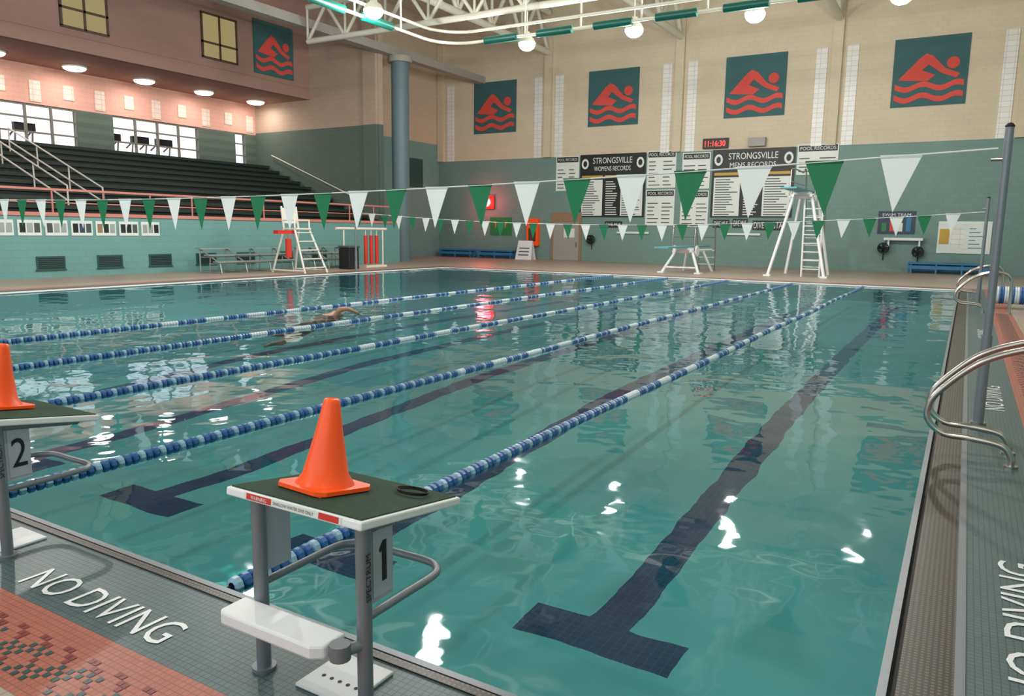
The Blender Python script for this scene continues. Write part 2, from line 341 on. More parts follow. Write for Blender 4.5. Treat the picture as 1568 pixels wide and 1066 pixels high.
# ---------------------------------------------------------------- roof trusses
def truss(q,p0,p1,h,step,r=.09,k='steel_white'):
    p0=Vector(p0);p1=Vector(p1); L=(p1-p0).length; n=max(1,int(L/step)); d=(p1-p0)/n; H=Vector((0,0,h))
    q.tube([p0,p1],r*1.3,k,6); q.tube([p0+H,p1+H],r*1.3,k,6)
    for i in range(n):
        a=p0+d*i; q.tube([a,a+d*.5+H],r*.8,k,6); q.tube([a+d*.5+H,a+d],r*.8,k,6); q.tube([a,a+H],r*.6,k,6)
for x in (-12.6,-8.05,-3.57,.9):
    q=MB(); truss(q,(x*S,YN+.3,hz(5.9)),(x*S,YF-.2,hz(5.9)),1.9,2.6,.13); q.build('roof_truss')
for y in (3,9,14.95):
    q=MB(); truss(q,(-15.1*S,y*S,hz(4.75)),(XR-.1,y*S,hz(4.75)),1.25,1.9,.085); q.build('cross_truss')
q=MB(); q.box((-15.3*S-.22,YN,hz(5.12)),(-15.3*S+.22,YF-.01,hz(5.35)),'beam'); q.build('eave_beam')
q=MB(); q.cyl((-15.2*S,18.8*S,DZ),(-15.2*S,18.8*S,hz(5.12)-.002),.40,'col',n=28); q.cyl((-15.2*S,18.8*S,hz(4.95)),(-15.2*S,18.8*S,hz(5.12)-.002),.55,'beam',n=28)
q.cyl((-15.2*S,18.8*S,DZ),(-15.2*S,18.8*S,DZ+.12),.46,'col',n=28); q.build('round_column')
q=MB(); zr=hz(4.08); xa,xb,ya,yb=-10.5*S,2.4*S,-1*S,14.6*S
c=1.2
def arc(cx,cy,a0,a1): return [(cx+c*math.cos(a0+(a1-a0)*i/6),cy+c*math.sin(a0+(a1-a0)*i/6),zr) for i in range(7)]
loop=[(xa,ya,zr)]+arc(xa+c,yb-c,math.pi,math.pi/2)+arc(xb-c,yb-c,math.pi/2,0)+[(xb,ya,zr)]
q.tube(loop,.05,'steel_white',8)
q.tube([(a,b,z+.35) for a,b,z in loop],.05,'steel_white',8)
y=ya+.4
while y<yb-2: 
    q.cyl((xa,y,zr),(xa,y+1.3,zr),.12,'tgreen'); q.cyl((xa,y+1.75,zr),(xa,y+1.75,zr+1.1),.03,'steel_white',n=6); y+=2.1
x=xa+1.6
while x<xb-1.5:
    q.cyl((x,yb,zr),(x+1.2,yb,zr),.12,'tgreen'); q.cyl((x+1.5,yb,zr),(x+1.5,yb,zr+1.2),.03,'steel_white',n=6); x+=1.95
q.build('green_pipe_rail')
# ---------------------------------------------------------------- lamps
def area(name,loc,size,power,color,parent):
    ld=bpy.data.lights.new(name,'AREA'); ld.shape='DISK'; ld.size=size
    ld.energy=power; ld.color=color; lo=bpy.data.objects.new(name,ld); sc.collection.objects.link(lo); lo.location=loc; lo.parent=parent; return lo
def pointl(name,loc,r,power,color,parent):
    ld=bpy.data.lights.new(name,'POINT'); ld.shadow_soft_size=r; ld.energy=power; ld.color=color; lo=bpy.data.objects.new(name,ld); sc.collection.objects.link(lo); lo.location=loc; lo.parent=parent; return lo
lamps=[(x,15.15,600) for x in (-8.7,-6.2,-3.8,-1.35)]+[(-10.0,y,540) for y in (11.6,8.2,4.8)]+[(x,8.3,560) for x in (-6.2,-1.2)]+[(-8.5,1.5,330),(-4,-1.5,330),(0,.5,330)]
for x,y,pw in lamps:
    e=bpy.data.objects.new('high_bay_lamp',None); sc.collection.objects.link(e)
    q=MB(); o=E(x,y,4.08)
    q.lathe(o,[(.0,.34),(.09,.33),(.11,.2),(.22,.12),(.28,.0),(.29,-.02),(.275,-.02)],'steel_white',20)
    q.lathe(o,[(.275,-.01),(.27,-.09),(.22,-.18),(.13,-.24),(0,-.26)],'lens',20)
    q.cyl(o+Vector((0,0,.33)),o+Vector((0,0,1.0)),.02,'steel_white',n=6)
    b=q.build('shade'); b.parent=e
    pointl('lamp_light',o+Vector((0,0,-.40)),.12,pw,(1,.975,.935),e)
for i in range(7):
    y=(17.45-1.93*i); o=E(-20.0,y,4.0)
    e=bpy.data.objects.new('soffit_lamp',None); sc.collection.objects.link(e)
    q=MB(); q.lathe(o,[(.0,-.001),(.44,-.001),(.44,-.06),(.40,-.06)],'steel_white',20); q.lathe(o,[(.40,-.05),(.38,-.11),(.28,-.16),(.0,-.18)],'lensw',20); b=q.build('rim'); b.parent=e
    area('lamp_light',o+Vector((0,0,-.19)),.6,44,(1,.88,.8),e)
# ---------------------------------------------------------------- banners
def banner(fr,w):
    q=MB(); q.rect(fr,0,0,w,w,.0,.03,'logo_bg')
    def P(l): return [(a*w,b*w) for a,b in l]
    hd=[(.80+.085*math.cos(t*math.pi/8),.60+.085*math.sin(t*math.pi/8)) for t in range(16)]
    q.prism(fr,P(hd),.03,.05,'logo_r')
    q.prism(fr,P([(.08,.40),(.36,.70),(.44,.76),(.53,.72),(.70,.53),(.90,.44),(.86,.38),(.66,.46),(.48,.60),(.40,.52),(.24,.38)]),.03,.05,'logo_r')
    q.prism(fr,P([(.24,.38),(.40,.52),(.58,.44),(.48,.36)]),.03,.052,'logo_r')
    for yb_ in (.28,.12):
        N=24; top=[];bot=[]
        for i in range(N+1):
            u=.04+.92*i/N; y=yb_+.035*math.sin(i/N*2*math.pi*2.0+2.6); top.append((u,y+.045)); bot.append((u,y-.035))
        for i in range(N): q.prism(fr,P([bot[i],bot[i+1],top[i+1],top[i]]),.03,.05,'logo_r')
    return q.build('swimmer_banner')
for x in (-14.75,-10.25,-5.77,-1.27): banner((Vector(((x-.875)*S,YF-.003,hz(3.41))),X_,Z_,-Y_),1.75*S)
banner((Vector((XU+.033,15.9*S,hz(4.45))),Y_,Z_,X_),1.5*S)
# ---------------------------------------------------------------- far wall boards
FW=(Vector((0,YF-.003,S)),X_*S,Z_*S,-Y_)
def record(x0,x1,z0,z1,word):
    q=MB(); q.rect(FW,x0,z0,x1,z1,0,.04,'board_k'); W=x1-x0
    q.text(FW,'STRONGSVILLE',x0+W*.2,z1-.30,.19,W*.6,'board_w',.043); q.text(FW,word+' RECORDS',x0+W*.22,z1-.54,.15,W*.56,'board_w',.043)
    for xx in (x0+.18,x1-.18):
        q.prism(FW,[(xx+.13*math.cos(a*math.pi/6),z1-.3+.17*math.sin(a*math.pi/6)) for a in range(12)],.04,.045,'board_w')
        q.prism(FW,[(xx+.07*math.cos(a*math.pi/6),z1-.3+.1*math.sin(a*math.pi/6)) for a in range(12)],.045,.05,'board_k')
    for a,b in ((.03,.36),(.39,.61),(.64,.97)):
        q.rect(FW,x0+W*a,z1-.76,x0+W*b,z1-.68,.04,.045,'gold')
        if a!=.39: q.rect(FW,x0+W*a,z0+.04,x0+W*b,z1-.82,.04,.045,'board_w')
        n=15
        for i in range(n):
            z=z0+.07+(z1-.9-z0)*i/n
            q.rect(FW,x0+W*(a+.02),z,x0+W*(a+.02+(b-a)*(.45+.4*random.random())),z+.028,.045,.05,'board_w' if a==.39 else 'ink')
    q.build('record_board')
record(-11.35,-9.05,.49,2.52,'WOMENS'); record(-6.9,-4.5,.49,2.5,'MENS')
def sheet(x0,x1,z0,z1):
    q=MB(); q.rect(FW,x0,z0,x1,z1,0,.03,'board_w'); q.rect(FW,x0+.03,z1-.2,x1-.03,z1-.03,.03,.035,'board_k'); q.text(FW,'POOL RECORDS',x0+.07,z1-.16,.09,x1-x0-.14,'board_w',.038)
    n=int((z1-z0-.3)/.12)
    for i in range(n):
        for c_ in (0,1):
            u=x0+.06+c_*(x1-x0)/2; q.rect(FW,u,z0+.08+i*.12,u+(x1-x0)*(.2+.2*random.random()),z0+.11+i*.12,.03,.034,'ink')
    q.build('record_sheet')
for a in ((-12.26,-11.4,1.36,2.5),(-9.0,-8.05,1.4,2.55),(-9.0,-8.05,.23,1.35),(-7.85,-6.97,1.36,2.45),(-7.85,-6.97,.2,1.3),(-4.45,-3.35,1.7,2.55)): sheet(*a)
q=MB(); q.rect(FW,-7.22,2.54,-6.45,2.84,0,.12,'board_k'); q.text(FW,'11:16:30',-7.15,2.6,.17,.62,'led',.125); q.build('digital_clock')
q=MB(); q.rect(FW,-5.85,2.55,-5.35,2.8,0,.25,'beam'); q.build('wall_speaker')
q=MB(); o=Vector((-14.98*S,YF-.32,hz(1.0))); q.lathe(o,[(0,-.26),(.16,-.21),(.25,-.1),(.27,0),(.25,.1),(.16,.21),(0,.26)],'alarm',18); q.box(o+Vector((-.4,.2,-.35)),o+Vector((.4,.318,.35)),'red'); q.build('alarm_beacon')
pl=bpy.data.lights.new('beacon_glow','POINT'); pl.energy=60; pl.color=(1,.08,.1); pl.shadow_soft_size=.2; po=bpy.data.objects.new('beacon_glow',pl); sc.collection.objects.link(po); po.location=o+Vector((0,-.5,0))
q=MB(); q.rect(FW,-14.9,-.16,-14.0,.47,0,.04,'pgreen'); q.text(FW,'TRY',-14.75,.1,.2,.6,'gold',.043); q.build('swim_poster')
q=MB(); q.rect(FW,-12.4,-.975,-11.25,.65,0,.05,'wood'); q.rect(FW,-12.3,-.975,-11.35,.3,.05,.06,'beam'); q.rect(FW,-12.3,.33,-11.35,.58,.05,.06,'wood'); q.rect(FW,-11.9,-.2,-11.5,.1,.06,.075,'board_w'); q.rect(FW,-11.45,-.5,-11.4,-.35,.06,.12,'steel'); q.build('door_2')
q=MB(); q.rect(FW,-13.3,-.5,-12.85,.42,0,.25,'orange'); q.rect(FW,-13.22,-.35,-12.93,.1,.25,.26,'brown'); q.build('extinguisher_cabinet')  # orange fire extinguisher cabinet on the far wall
q=MB()
for sg in (0,1):
    q.add([Vector((-13.5*S,YF-.9+sg*.5,DZ)),Vector((-12.85*S,YF-.9+sg*.5,DZ)),Vector((-12.9*S,YF-.67+sg*.04,1.0)),Vector((-13.45*S,YF-.67+sg*.04,1.0))],[(0,1,2,3)],'white')
for i in range(4): q.box((-13.38*S,YF-.9+.06*i+.01,.25+.17*i),(-12.98*S,YF-.9+.06*i+.02,.3+.17*i),'ink')
q.build('sandwich_board_sign')
q=MB(); q.rect(FW,-2.2,.05,-1.28,.67,0,.03,'poster')
for i in range(4): q.rect(FW,-2.1+i*.2,.12,-1.98+i*.2,.35+.15*(i%2),.03,.035,('pgreen','logo_r','board_w','bluep')[i])
q.text(FW,'SWIM TEAM',-2.1,.53,.08,.7,'board_w',.034); q.build('team_poster')
q=MB(); q.rect(FW,-.72,-.44,.5,.40,0,.04,'board_w'); q.rect(FW,-.68,-.2,-.45,.2,.04,.045,'gold'); q.rect(FW,-.40,-.3,-.1,.25,.04,.045,'glazed'); 
for i in range(6): q.rect(FW,0,-.3+i*.1,.35-.1*(i%3),-.28+i*.1,.04,.045,'bluep')
q.build('whiteboard')
q=MB(); q.rect(FW,-2.0,-.12,-1.05,-.05,0,.35,'white')
for x in (-1.9,-1.15): q.rect(FW,x,-.3,x+.04,-.12,0,.3,'white')
q.build('wall_shelf')
for x,z in ((-2.0,-.33),(-1.15,-.42),(-10.85,-.25)):
    q=MB(); o=Vector((x*S,YF-.31,hz(z))); cage=[(o+Vector((.2*math.cos(a*math.pi/10),0,.2*math.sin(a*math.pi/10)))) for a in range(20)]
    q.tube(cage,.022,'black',6,closed=True); q.tube([c_+Vector((0,.15,0)) for c_ in cage],.022,'black',6,closed=True)
    for a in range(10): q.tube([o+Vector((0,-.05,0)),cage[a*2],cage[a*2]+Vector((0,.15,0))],.008,'black',5)
    for a in range(4):
        t_=a*math.pi/2; q.prism((o+Vector((0,.08,0)),Vector((math.cos(t_),0,math.sin(t_))),Vector((-math.sin(t_),.3,math.cos(t_))),-Y_),[(0.02,-.03),(.16,-.08),(.17,.06),(.02,.03)],0,.01,'black')
    q.cyl(o,o+Vector((0,.305,0)),.07,'black'); q.cyl(o+Vector((0,.25,-.02)),o+Vector((0,.25,-.5)),.02,'black'); q.build('wall_fan')
for a in ((-6.8,-6.3,.18,.42),(-6.2,-5.75,.18,.45),(-5.6,-4.7,.12,.4),(-10.4,-9.8,.15,.35)):
    q=MB(); q.rect(FW,a[0],a[2],a[1],a[3],0,.03,'board_k'); q.text(FW,'DIVE MUSTANG'[:6+int((a[1]-a[0])*5)],a[0]+.04,a[2]+.05,a[3]-a[2]-.1,a[1]-a[0]-.08,'board_w',.034); q.build('wall_sign')
for x in (-9.4,-5.9):
    q=MB(); q.rect(FW,x-.55,-.04,x+.55,.02,0,.1,'board_w'); q.build('wall_ledge')
def blue_bench(x0,x1):
    q=MB(); y=YF-.7; q.box((x0,y,.4),(x1,y+.45,.47),'bluep'); q.box((x0,y+.4,.1),(x1,y+.45,.4),'bluep')
    n=int((x1-x0)/1.2)+1
    for i in range(n+1):
        x=x0+.1+(x1-x0-.26)*i/n; q.box((x,y+.03,DZ),(x+.06,y+.09,.4),'bluep'); q.box((x,y+.33,DZ),(x+.06,y+.39,.4),'bluep')
    q.box((x0,y+.02,.2),(x1,y+.06,.34),'bluep'); q.build('blue_bench')
blue_bench(-16.9*S,-15.4*S); blue_bench(-15.2*S,-13.7*S); blue_bench(-1.35*S,.6*S)
# ---------------------------------------------------------------- diving stands
def dive(x,y,hb,bw,name):
    q=MB(); r=.055
    t=hb-.15
    for sx in (-1,1):
        q.tube([(x+sx*bw,y-.5,DZ),(x+sx*.3,y-.1,t)],r,'white'); q.tube([(x+sx*bw*.8,y+1.7,DZ),(x+sx*.3,y+1.2,t)],r,'white')
        q.tube([(x+sx*.3,y-.3,t),(x+sx*.3,y+2.4,t)],r,'white')
        q.tube(smooth_path([(x+sx*.42,y-.2,t),(x+sx*.42,y-.15,t+.75),(x+sx*.42,y+.1,t+.95),(x+sx*.42,y+2.0,t+.95),(x+sx*.38,y+2.5,t+.8),(x+sx*.32,y+2.9,DZ)]),.028,'steel')
        q.tube([(x+sx*.42,y-.15,t+.5),(x+sx*.42,y+2.4,t+.5)],.022,'steel')
        q.box((x+sx*bw-.12,y-.65,DZ),(x+sx*bw+.12,y-.35,DZ+.05),'white')
    for k_ in (.25,.6):
        w_=bw+(.3-bw)*k_; zz=DZ+(t-DZ)*k_
        if hb<2 and k_<.5: q.tube([(x-w_,y-.5+.4*k_,zz),(x+w_,y-.5+.4*k_,zz)],.035,'white')
    n=int(hb/.28)
    for i in range(n):
        z=.25+i*.28; q.box((x-.32,y+2.75,z),(x+.32,y+2.95,z+.03),'white')
    if hb>2:
        for sx in (0.15,.75): q.tube([(x+sx,y-.2,DZ),(x+sx-.1,y+.1,t)],.035,'white')
        for i in range(8): q.tube([(x+.15-.01*i,y-.2+.035*i,.3+i*.3),(x+.75-.01*i,y-.2+.035*i,.3+i*.3)],.022,'white',6)
    q.box((x-.25,y-2.6,hb-.03),(x+.25,y+2.4,hb+.02),'board_teal'); q.box((x-.27,y-.4,hb-.12),(x+.27,y+.2,hb-.03),'white')
    q.cyl((x-.4,y+.1,hb-.16),(x+.4,y+.1,hb-.16),.09,'white')
    for sx in (-1,1): q.cyl((x+sx*.4,y+.1,hb-.16),(x+sx*.46,y+.1,hb-.16),.2,'white',n=18)
    q.build(name)
dive(-3.42*S,28.6,3.0,.95,'three_metre_diving_stand'); dive(-6.05*S,27.9,1.0,.7,'one_metre_diving_stand')
# ---------------------------------------------------------------- starting blocks + cones
def block(xc,num):
    e=bpy.data.objects.new('starting_block',None); sc.collection.objects.link(e); q=MB()
    A=[Vector((xc-.295,1.555,.675)),Vector((xc+.28,1.555,.675)),Vector((xc+.28,2.05,.60)),Vector((xc-.295,2.05,.60))]
    u=X_; v=(A[3]-A[0]).normalized(); n=u.cross(v); L=(A[3]-A[0]).length; W=.575; fr=(A[0],u,v,n)
    q.rect(fr,0,0,W,L,-.028,0,'white'); q.build('platform',.006).parent=e
    q=MB(); q.rect(fr,.012,.012,W-.012,L-.012,0,.004,'green_grip'); q.build('tread').parent=e
    q=MB(); fr3=(A[0]+n*-.026,u,n,-v); q.rect(fr3,.09,.003,.50,.024,-.0005,.002,'board_w')
    for a,b in ((.10,.21),(.41,.49)): q.rect(fr3,a,.004,b,.023,.002,.003,'red')
    q.text(fr3,'WARNING',.12,.007,.012,.07,'white',.004); q.text(fr3,'SHALLOW WATER DIVE ONLY',.22,.008,.01,.17,'black',.004); q.build('warning_strip').parent=e
    q=MB()
    for sx in (-.225,.225):
        x=xc+sx; q.cyl((x,1.62,DZ),(x,1.62,.638),.024,'galv',n=18); q.cyl((x,1.62,DZ),(x,1.62,DZ+.012),.04,'galv',n=18)
        q.tube([(x,1.62,.625),(x,1.97,.58)],.018,'galv')
        q.box((x-.004,1.645,.37),(x+.004,1.75,.615),'plate')
    q.tube([(xc-.225,1.93,.588),(xc+.225,1.93,.588)],.018,'galv')
    q.build('frame').parent=e
    q=MB(); x=xc+.225
    fr4=(Vector((x+.005,0,0)),Y_,Z_,X_); q.rect(fr4,1.655,.385,1.745,.60,0,.002,'plate')
    if num==1: q.prism(fr4,[(1.695,.43),(1.715,.43),(1.715,.56),(1.700,.56),(1.682,.535),(1.686,.525),(1.695,.532)],.002,.004,'black')
    else: q.text(fr4,str(num),1.668,.43,.13,.064,'black',.004)
    fr5=(Vector((x+.0245,1.612,.40)),Z_,-Y_,X_); q.text(fr5,'SPECTRUM',0,-.012,.022,.15,'black',.001); q.build('number_plate').parent=e
    q=MB(); z=.335
    q.tube(smooth_path([(xc-.225,1.62,z),(xc-.225,1.80,z),(xc-.225,1.96,z),(xc-.20,2.02,z),(xc-.14,2.05,z),(xc,2.05,z),(xc+.14,2.05,z),(xc+.20,2.02,z),(xc+.225,1.96,z),(xc+.225,1.80,z),(xc+.225,1.62,z)]),.0135,'galv'); q.build('backstroke_grip').parent=e
    q=MB()
    q.prism((Vector((xc,0,.238)),X_,Y_,Z_),[(-.28,1.50),(-.26,1.485),(.13,1.485),(.165,1.51),(.165,1.60),(-.28,1.60)],0,.045,'white')
    q.build('step',.008).parent=e
    q=MB(); q.cyl((xc+.195,1.545,.235),(xc+.195,1.545,.283),.032,'galv'); q.tube([(xc+.195,1.545,.255),(xc+.225,1.62,.255)],.018,'galv'); q.tube([(xc-.225,1.62,.245),(xc-.225,1.55,.245)],.016,'galv'); q.build('step_bracket').parent=e
for i,x in enumerate((-1.69,-3.79,-5.89)):
    block(x,i+1)
    q=MB(); q.box((x-.06,1.60,DZ),(x+.17,1.82,DZ+.012),'white')
    for a in range(5): q.cyl((x-.01+a*.035,1.68,DZ+.012),(x-.01+a*.035,1.68,DZ+.0135),.007,'black',n=10)
    q.build('anchor_cover_plate',.004)
def cone(x,y,rot):
    q=MB(); sl=.075/.495; z=.675-(y-1.555)*sl+.009
    Mx=Matrix.Translation((x,y,z))@Matrix.Rotation(-math.atan(sl),4,'X')@Matrix.Rotation(rot,4,'Z')
    pr=[(.098,.012),(.094,.02),(.076,.045),(.060,.12),(.0435,.2),(.029,.285),(.026,.30),(.020,.305),(.016,.298)]
    n=32; vs=[Mx@Vector((r*math.cos(2*math.pi*i/n),r*math.sin(2*math.pi*i/n),zz*.97)) for r,zz in pr for i in range(n)]
    q.add(vs,[(j*n+i,j*n+(i+1)%n,(j+1)*n+(i+1)%n,(j+1)*n+i) for j in range(len(pr)-1) for i in range(n)],'orange',True)
    w_=.118; c_=.028; oc=[(-w_,-w_+c_),(-w_+c_,-w_),(w_-c_,-w_),(w_,-w_+c_),(w_,w_-c_),(w_-c_,w_),(-w_+c_,w_),(-w_,w_-c_)]
    fr=(Mx@Vector((0,0,0)),Mx.to_3x3()@X_,Mx.to_3x3()@Y_,Mx.to_3x3()@Z_); q.prism(fr,oc,0,.013,'orange')
    for a,b in ((-1,-1),(1,-1),(1,1),(-1,1)): q.rect(fr,a*.09-.015,b*.09-.015,a*.09+.015,b*.09+.015,-.004,0,'orange')
    q.build('traffic_cone')
cone(-1.765,1.77,math.radians(-6)); cone(-3.86,1.77,math.radians(8)); cone(-5.95,1.8,.3)
q=MB(); cz=.675-(1.94-1.555)*.1515+.005; cen=Vector((-1.53,1.94,cz+.006))
for k_ in range(3): q.tube([cen+Vector(((.055+.004*k_)*math.cos(a*.3),(.038)*math.sin(a*.3),.004*k_-.0045*math.sin(a*.3))) for a in range(21)],.0022,'black',5,closed=True)
q.build('coiled_cord')
# ---------------------------------------------------------------- lane ropes
for li in range(5):
    x=-2.55-1.99*li; q=MB(); y=PY0+.03; i=0; n=10
    q.tube([(x,PY0+.002,0.0),(x,PY1-.02,.0)],.006,'steel',6)
    while y<PY1-.15:
        if y<6.3+.2*li: k='rope_b' if i%3 else 'rope_l'
        elif y>21.5: k='rope_b' if i%3 else 'rope_l'
        else: k='rope_w' if ((y-6.3)%.84)<.32 else ('rope_b' if i%4 else 'rope_l')
        vs=[]
        xx=x+.015*math.sin(y*.9+li)
        for r,d in ((.02,0),(.038,.008),(.038,.034),(.02,.042)):
            for j in range(n):
                t_=2*math.pi*j/n; vs.append((xx+r*math.cos(t_),y+d,.002+r*math.sin(t_)))
        q.add(vs,[(a*n+j,a*n+(j+1)%n,(a+1)*n+(j+1)%n,(a+1)*n+j) for a in range(3) for j in range(n)],k,False)
        y+=.05; i+=1
    q.build('lane_rope')
# ---------------------------------------------------------------- flags
def flags(Y,xs,zfun,n,x0,step,name,x1):
    q=MB(); pts=[(x1+(xs-x1)*i/40,Y,zfun(x1+(xs-x1)*i/40)) for i in range(41)]
    q.tube(pts,.008,'cord',5)
    for i in range(n):
        x=x0-step*i; z=zfun(x); k='flag_w' if i%2==0 else 'flag_g'; tw=random.uniform(-.25,.25); tl=random.uniform(-.03,.03)
        a=Vector((x-.15,Y,z+.0)); b=Vector((x+.15,Y,z)); c_=Vector((x+tl,Y-.06*tw,z-.44)); mid=Vector((x,Y+.03*tw,z-.01))
        q.add([a,mid,b,c_],[(0,3,1),(1,3,2)],k); q.box((x-.15,Y-.006,z-.012),(x+.15,Y+.006,z+.012),k)
    return q.build(name)
def zn(x):
    t_=(x-.15)/(-18.2-.15); return 1.5+S*(.44-.10*t_-.62*t_*(1-t_)*.85)
flags(4.6*S,-18.16,zn,32,-.52,.57,'backstroke_flags',.13)
def zf(x):
    t_=(x-.3)/(-18.2-.3); return 1.5+S*(.37-1.0*t_*(1-t_)*.95)
flags(13.35*S,-18.16,zf,32,-.35,.57,'backstroke_flags',.26)
for x,y,h_,r in ((.19,4.6*S,1.5+.54*S,.030),(.3,13.35*S,2.35,.035),(-18.2,4.6*S,2.3,.032),(-18.2,13.35*S,2.3,.032)):
    q=MB(); q.cyl((x,y,DZ),(x,y,h_),r,'galv',n=14); q.cyl((x,y,DZ),(x,y,DZ+.03),.06,'steel'); q.cyl((x,y,DZ+.03),(x,y,.75),r*1.3,'galv'); q.cyl((x-.1,y,h_-.23),(x+.02,y,h_-.23),.015,'steel'); q.lathe((x,y,h_),[(r,0),(r*1.15,.01),(r*.6,.03),(0,.035)],'black',12); q.build('flag_pole')
# ---------------------------------------------------------------- handrails right
def rails(yc,sp,sc_=1):
    q=MB()
    for y in (yc,yc+sp):
        pts=[(.36,y,DZ),(.36,y,.09),(.30,y,.165),(.12,y,.19),(-.03,y,.20),(-.12,y,.27),(-.135,y,.36),(-.08,y,.48),(.13,y,.69),(.37,y,.80),(.58,y,.83),(.76,y,.74),(.80,y,.5),(.80,y,DZ)]
        q.tube(smooth_path(pts,7),.021,'steel',12)
        for x in (.36,.80): q.cyl((x,y,DZ),(x,y,DZ+.015),.045,'steel')
    q.build('pool_handrail')
rails(5.72,.36); rails(17.5,.45); rails(21.5,.45)
q=MB(); o=Vector((.95,19.0,.3))
for i in range(16):
    t_=[o+Vector((.0+(i-8)*.045,.16*math.cos(a*math.pi/10),.16*math.sin(a*math.pi/10))) for a in range(20)]
    q.tube(t_,.028,'rope_b' if (i//2)%2 else 'rope_w',6,closed=True)
for sx in (-.45,.45):
    q.tube([o+Vector((sx,-.3,-.27)),o+Vector((sx,0,.02)),o+Vector((sx,.3,-.27))],.025,'steel')
q.cyl(o+Vector((-.45,0,0)),o+Vector((.45,0,0)),.03,'steel'); q.build('lane_rope_reel')
# ---------------------------------------------------------------- bleachers
q=MB(); n=10; x0=-15.9*S; dx=(-20.6*S-x0)/n; z0=hz(.16); dz=(hz(1.95)-z0)/n; yb2=YE-.13; yn2=YN+.02
q.box((XL-.36,yn2,z0-.15),(x0,yb2,z0),'seat_r')
for i in range(n):
    xa_=x0+dx*i; zt_=z0+dz*(i+1)
    q.box((xa_,yn2,DZ),(xa_+dx,yb2,zt_-.03),'seat_r'); q.box((xa_+.08,yn2,zt_-.03),(xa_+dx*.45,yb2-.02,zt_+.09),'seat')
q.build('bleachers')
q=MB(); q.box((XL-.12,YN,hz(.63)),(XL-.04,YE,hz(.67)),'rail_r')
y=-6
while y<YE: q.cyl((XL-.08,y,hz(.16)+.1),(XL-.08,y,hz(.64)),.025,'rail_r',n=8); y+=1.5
q.box((XL-.1,YN,hz(.4)),(XL-.06,YE,hz(.42)),'rail_r'); q.build('bleacher_front_rail')
for yy in (9.0,9.75):
    q=MB(); y=yy*S
    a=Vector((-16.0*S,y,hz(.16))); b=Vector((-19.6*S,y,hz(1.6)))
    for k_ in (0,.34,.68,1): 
        p_=a.lerp(b,k_); q.cyl(p_+Vector((0,0,.12)),p_+Vector((0,0,.95)),.025,'rail',n=8)
    for h_ in (.5,.95): q.tube([a+Vector((0,0,h_)),b+Vector((0,0,h_))],.028,'rail')
    q.build('aisle_handrail')
q=MB(); a=Vector((-16.2*S,YE-.2,hz(.9))); b=Vector((-20.0*S,YE-.1,hz(2.35))); q.tube([a,b],.028,'rail')
for k_ in (.05,.5,.95): p_=a.lerp(b,k_); q.tube([p_,p_+Vector((0,.2,-.05))],.015,'rail',6)
q.build('wall_handrail')
for i,y in enumerate((6.35,7.6,8.75,9.86,11.0,12.1,13.3,14.5,15.7)):
    q=MB(); fr=(Vector((XL+.002,y*S,hz(-.83))),Y_,Z_,X_); q.rect(fr,0,0,.78,.37,0,.03,'dgreen')
    for j in range(6): q.rect(fr,.04,.04+j*.052,.74,.06+j*.052,.03,.045,'board_k')
    q.rect(fr,-.03,-.03,.81,0,0,.04,'dgreen'); q.build('wall_vent')
q=MB(); fr=(Vector((XL+.002,0,hz(-.2))),Y_,Z_,X_); y=3.0*S
while y<10.2*S:
    q.rect(fr,y,0,y+.62,.42,0,.02,'board_w')
    for r_ in range(3): q.rect(fr,y+.05+r_*.19,.08,y+.2+r_*.19,.34,.02,.025,random.choice(['poster','wood','ink','alu','seat_r']))
    y+=.72
q.build('team_photo_display')
def alu(y0,L,x):
    q=MB()
    for i in range(3):
        xx=x-i*.42; z=.38+.2*i; q.box((xx-.25,y0,z),(xx,y0+L,z+.04),'alu')
        if i: q.box((xx-.02,y0,z-.26),(xx+.2,y0+L,z-.23),'alu')
    for j in range(4):
        y=y0+.15+(L-.3)*j/3
        q.tube([(x,y,DZ+.02),(x-1.1,y,DZ+.02)],.025,'alu',6); q.tube([(x-.02,y,DZ+.02),(x-.1,y,.39)],.025,'alu',6); q.tube([(x-.1,y,.36),(x-1.0,y,.77)],.025,'alu',6); q.tube([(x-1.05,y,DZ+.02),(x-1.05,y,.78)],.025,'alu',6); q.tube([(x-.6,y,DZ),(x-.55,y,.58)],.02,'alu',6)
    q.build('aluminium_bleacher_bench')
alu(10.6*S,3.3,-20.2); alu(13.3*S,2.4,-20.2)
q=MB(); X0,Y0=-12.75*S,12.2*S
for sy in (-1,1):
    q.tube([(X0+.75,Y0+sy*.5,DZ),(X0+.15,Y0+sy*.32,1.45)],.035,'rail'); q.tube([(X0-.75,Y0+sy*.5,DZ),(X0-.35,Y0+sy*.32,1.45),(X0-.45,Y0+sy*.32,2.2)],.035,'rail')
    q.tube([(X0-.4,Y0+sy*.32,1.75),(X0+.15,Y0+sy*.32,1.75),(X0+.15,Y0+sy*.32,1.45)],.028,'rail'); q.tube([(X0+.75,Y0+sy*.5,DZ+.08),(X0-.75,Y0+sy*.5,DZ+.08)],.03,'rail')
for k_ in range(5):
    a=k_/5+.12; x=X0+.75-.6*a; w_=.5-.18*a; z=DZ+1.42*a; q.box((x-.06,Y0-w_,z),(x+.06,Y0+w_,z+.03),'rail')
q.box((X0-.38,Y0-.34,1.45),(X0+.22,Y0+.34,1.5),'rail'); q.box((X0-.46,Y0-.3,1.65),(X0-.41,Y0+.3,2.15),'rail')
q.box((X0-.1,Y0-1.0,1.3),(X0+.1,Y0-.3,1.42),'red'); q.cyl((X0+.3,Y0-.75,.55),(X0+.3,Y0-.75,1.15),.1,'red'); q.tube([(X0+.3,Y0-.75,1.15),(X0+.1,Y0-.6,1.3)],.012,'red',6)
